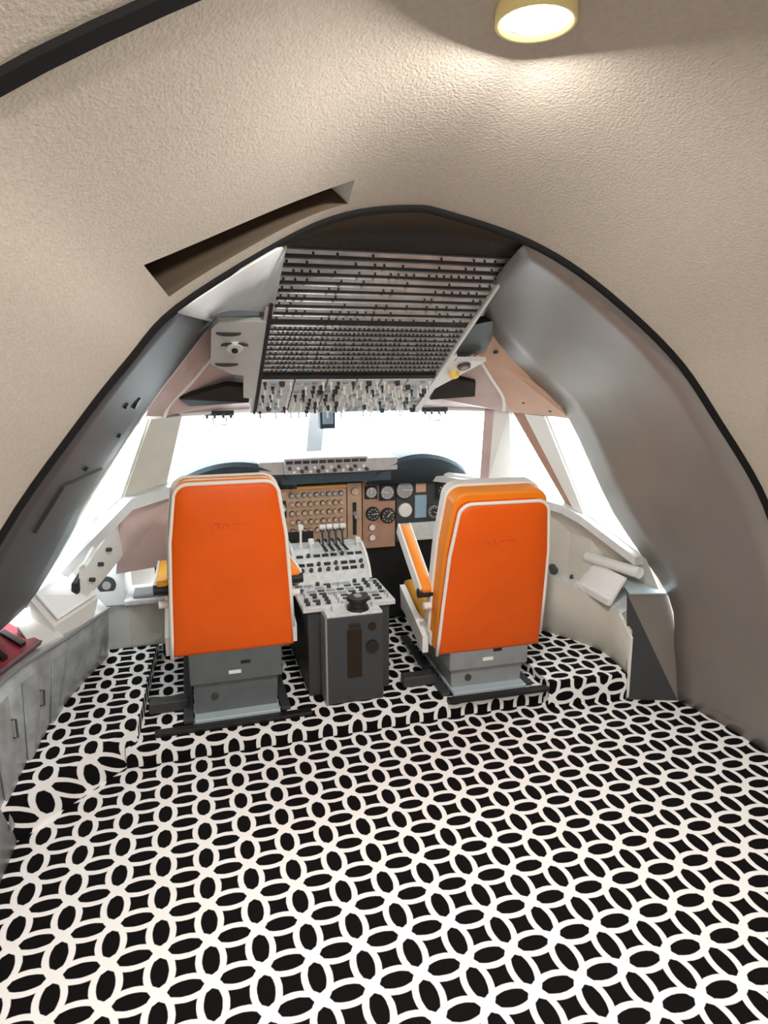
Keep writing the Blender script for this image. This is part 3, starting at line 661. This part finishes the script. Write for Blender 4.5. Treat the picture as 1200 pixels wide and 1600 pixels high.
# ------------------------------------------------------------------ left side console
lc = thing('side_console', 'worn grey metal side console on the left', 'console', (-.6, 2.4, 0))
def ll(p): return (p[0] + .6, p[1] - 2.4, p[2])
lb = [(-.63, 1.85, 0), (-.615, 2.2, 0), (-.59, 2.76, .0), (-.455, 3.32, .0)]
ltop = [(-.73, 1.85, .46), (-.665, 2.4, .455), (-.52, 2.74, .45), (-.39, 3.05, .45)]
m = MB(); m.loft([[ll(p) for p in catmull(lb, 4)], [ll(p) for p in catmull(ltop, 4)]]); m.build('face_panel', 'worn_metal', lc, smooth=True, solid=.01)
m = MB(); m.loft([[ll(p) for p in ltop], [ll(p) for p in [(-1.0, 1.85, .47), (-.95, 2.4, .47), (-.75, 2.95, .5), (-.5, 3.25, .5)]]]); m.build('top_deck', 'worn_metal', lc, solid=.01)
MB().prism([ll(p) for p in (lb[0], ltop[0], (-.86, 1.85, .47), (-.86, 1.85, 0))], (0, .012, 0)).build('end_panel', 'worn_metal', lc)
fb, ft = catmull(lb, 4), catmull(ltop, 4)
def lf(i, t): return Vector(ll(lerp(fb[i], ft[i], t))) + Vector((.008, -.004, .006))
for a, b in ((3, 4), (5, 6), (7, 8)):
    m = MB(); m.prism([lf(a, .12), lf(b, .12), lf(b, .88), lf(a, .88)], (.006, -.003, .002)); m.build('door', 'worn_metal', lc)
m = MB(); m.tube([lf(i, 1.0) for i in range(len(fb))], .008, 6); m.build('edge_bead', 'seat_grey_light', lc)
for i in (4, 6): m = MB(); m.tube([lf(i, .72), lf(i, .72) + Vector((.02, 0, 0)), lf(i, .6) + Vector((.02, 0, 0)), lf(i, .6)], .004, 6); m.build('latch', 'charcoal', lc)
t = thing('red_tray', 'dark red tray with black handles on the left console', 'tray', (-.68, 2.62, .475))
MB().prism([(.095, .03, 0), (.01, -.22, 0), (-.13, -.05, .015), (-.06, .22, .02)], (0, 0, .014)).build('tray', 'red', t)
MB().prism([(.05, -.0, .016), (.04, -.03, .016), (-.06, .10, .026), (-.05, .13, .026)], (0, 0, .014)).build('handle', 'black', t)
MB().prism([(.015, -.12, .016), (.005, -.145, .016), (-.09, -.0, .026), (-.08, .03, .026)], (0, 0, .014)).build('handle', 'black', t)
MB().tube([(.095, .03, .012), (.01, -.22, .012)], .006, 6).build('rim', 'seat_grey', t)
t = thing('folder_box', 'white document box on the left console beside the slate panel', 'box', (-.52, 2.85, .45))
P = [(-.03, -.11, 0), (.085, .07, 0), (-.02, .16, 0), (-.12, -.05, 0), (-.03, -.12, .06), (.11, .10, .09), (-.03, .19, .21), (-.115, -.09, .18)]
MB().hexa(P).build('case', 'white', t)
MB().prism([lerp(P[k], sum((Vector(p) for p in P[4:]), Vector()) / 4, .12) + Vector((.01, 0, .012)) for k in (4, 5, 6, 7)], (.004, 0, .004)).build('cover', 'paper', t)
MB().box(-.01, .03, .02, .026, .09, .094).build('tab', 'charcoal', t)
MB().hexa([(-.09, -.22, 0), (.0, -.12, 0), (-.10, -.02, 0), (-.17, -.1, 0), (-.09, -.22, .02), (-.0, -.12, .02), (-.10, -.05, .09), (-.16, -.12, .08)]).build('flap', 'pad', t)
# forward cabinet on the left with ledge and tiller dial
lcab = thing('forward_cabinet', 'pale grey cabinet forward of the left seat', 'cabinet', (-.3, 3.3, .15))
MB().box(-.17, .26, 0, .25, 0, .235, .004).build('body', 'panel_light', lcab)
MB().box(-.03, .25, -.008, 0, .01, .225, .003).build('door', 'cream', lcab)
MB().box(-.04, .28, -.05, .2, .235, .262, .006).build('ledge', 'console_top', lcab)
MB().box(.0, .15, -.03, .1, .262, .278, .006).build('cup_holder', 'seat_grey_light', lcab)
MB().hexa([(-.19, -.02, .235), (-.04, -.02, .235), (-.02, .2, .235), (-.19, .2, .235), (-.15, .02, .44), (-.03, .02, .47), (-.02, .2, .47), (-.19, .2, .47)]).build('pillar', 'panel_light', lcab)
tl = MB().cyl((-.115, -.008, .335), (-.115, .03, .335), .042, .045, 20).build('tiller_dial', 'charcoal', lcab)
MB().cyl((-.115, -.014, .335), (-.115, 0, .335), .02, n=14).build('dial_hub', 'dial_grey', tl)
t = thing('chart_holder', 'slanted grey chart holder under the left window', 'holder', (-.42, 3.1, .55))
MB().hexa([(-.06, -.20, .0), (-.03, -.20, .0), (.10, .12, .10), (.07, .12, .10), (-.05, -.17, .14), (-.02, -.17, .14), (.11, .12, .30), (.08, .12, .30)]).build('plate', 'pad', t)
MB().tube([(-.03, -.19, .15), (.03, -.03, .25), (.12, .11, .31)], .008, 6).build('rail', 'white', t)
MB().hexa([(-.085, -.22, .02), (-.065, -.22, .02), (.0, -.05, .10), (-.02, -.05, .10), (-.08, -.20, .08), (-.06, -.20, .08), (.03, -.02, .20), (.01, -.02, .20)]).build('dark_slot', 'black', t)
for k in range(3): MB().cyl((-.012 + .03 * k, -.165 + .07 * k, .08 + .045 * k), (.006 + .03 * k, -.172 + .07 * k, .08 + .045 * k), .010, n=8).build('stud', 'charcoal', t)
m = MB(); m.hexa([(-.36, 3.22, .56), (-.02, 3.34, .56), (-.02, 3.42, .56), (-.36, 3.4, .56), (-.30, 3.16, .93), (-.06, 3.26, .93), (-.04, 3.42, .94), (-.34, 3.4, .94)])
tag(m.build('side_fascia', 'pinkish'), 'pinkish brown fascia below the left window post', 'panel')

# ------------------------------------------------------------------ ceiling downlights
def downlight(x, y, z, label, power):
    t = thing('ceiling_downlight', label, 'light', (x, y, z), group='ceiling downlights')
    n_ = 28; r = .066
    MB().cyl((0, 0, 0), (0, 0, .07), r, r * .98, n_, caps=False).build('ring', 'lamp_ring', t, smooth=True, solid=.006)
    MB().cyl((0, 0, .012), (0, 0, .02), r * .93, n=n_).build('lens', 'lamp_lens', t)
    d = bpy.data.lights.new('downlight', 'AREA'); d.shape = 'DISK'; d.size = .12; d.energy = power; d.color = (1, .96, .90)
    o = bpy.data.objects.new('downlight_beam', d); col.objects.link(o); o.parent = t; o.location = (0, 0, -.004)
downlight(.61, 1.15, 2.085, 'lit round downlight in the beige vault', LAMP_W)
downlight(.10, .35, 2.16, 'unseen downlight added above the viewer on the left for fill light', LAMP_W)  # unseen fill lamp, added to brighten the cabin
downlight(1.3, .35, 2.16, 'unseen downlight added above the viewer on the right for fill light', LAMP_W)  # second added fill lamp, out of view
downlight(.7, -.8, 2.24, 'unseen downlight added behind the viewer for fill light', LAMP_W)  # added out of view to lift the floor and vault
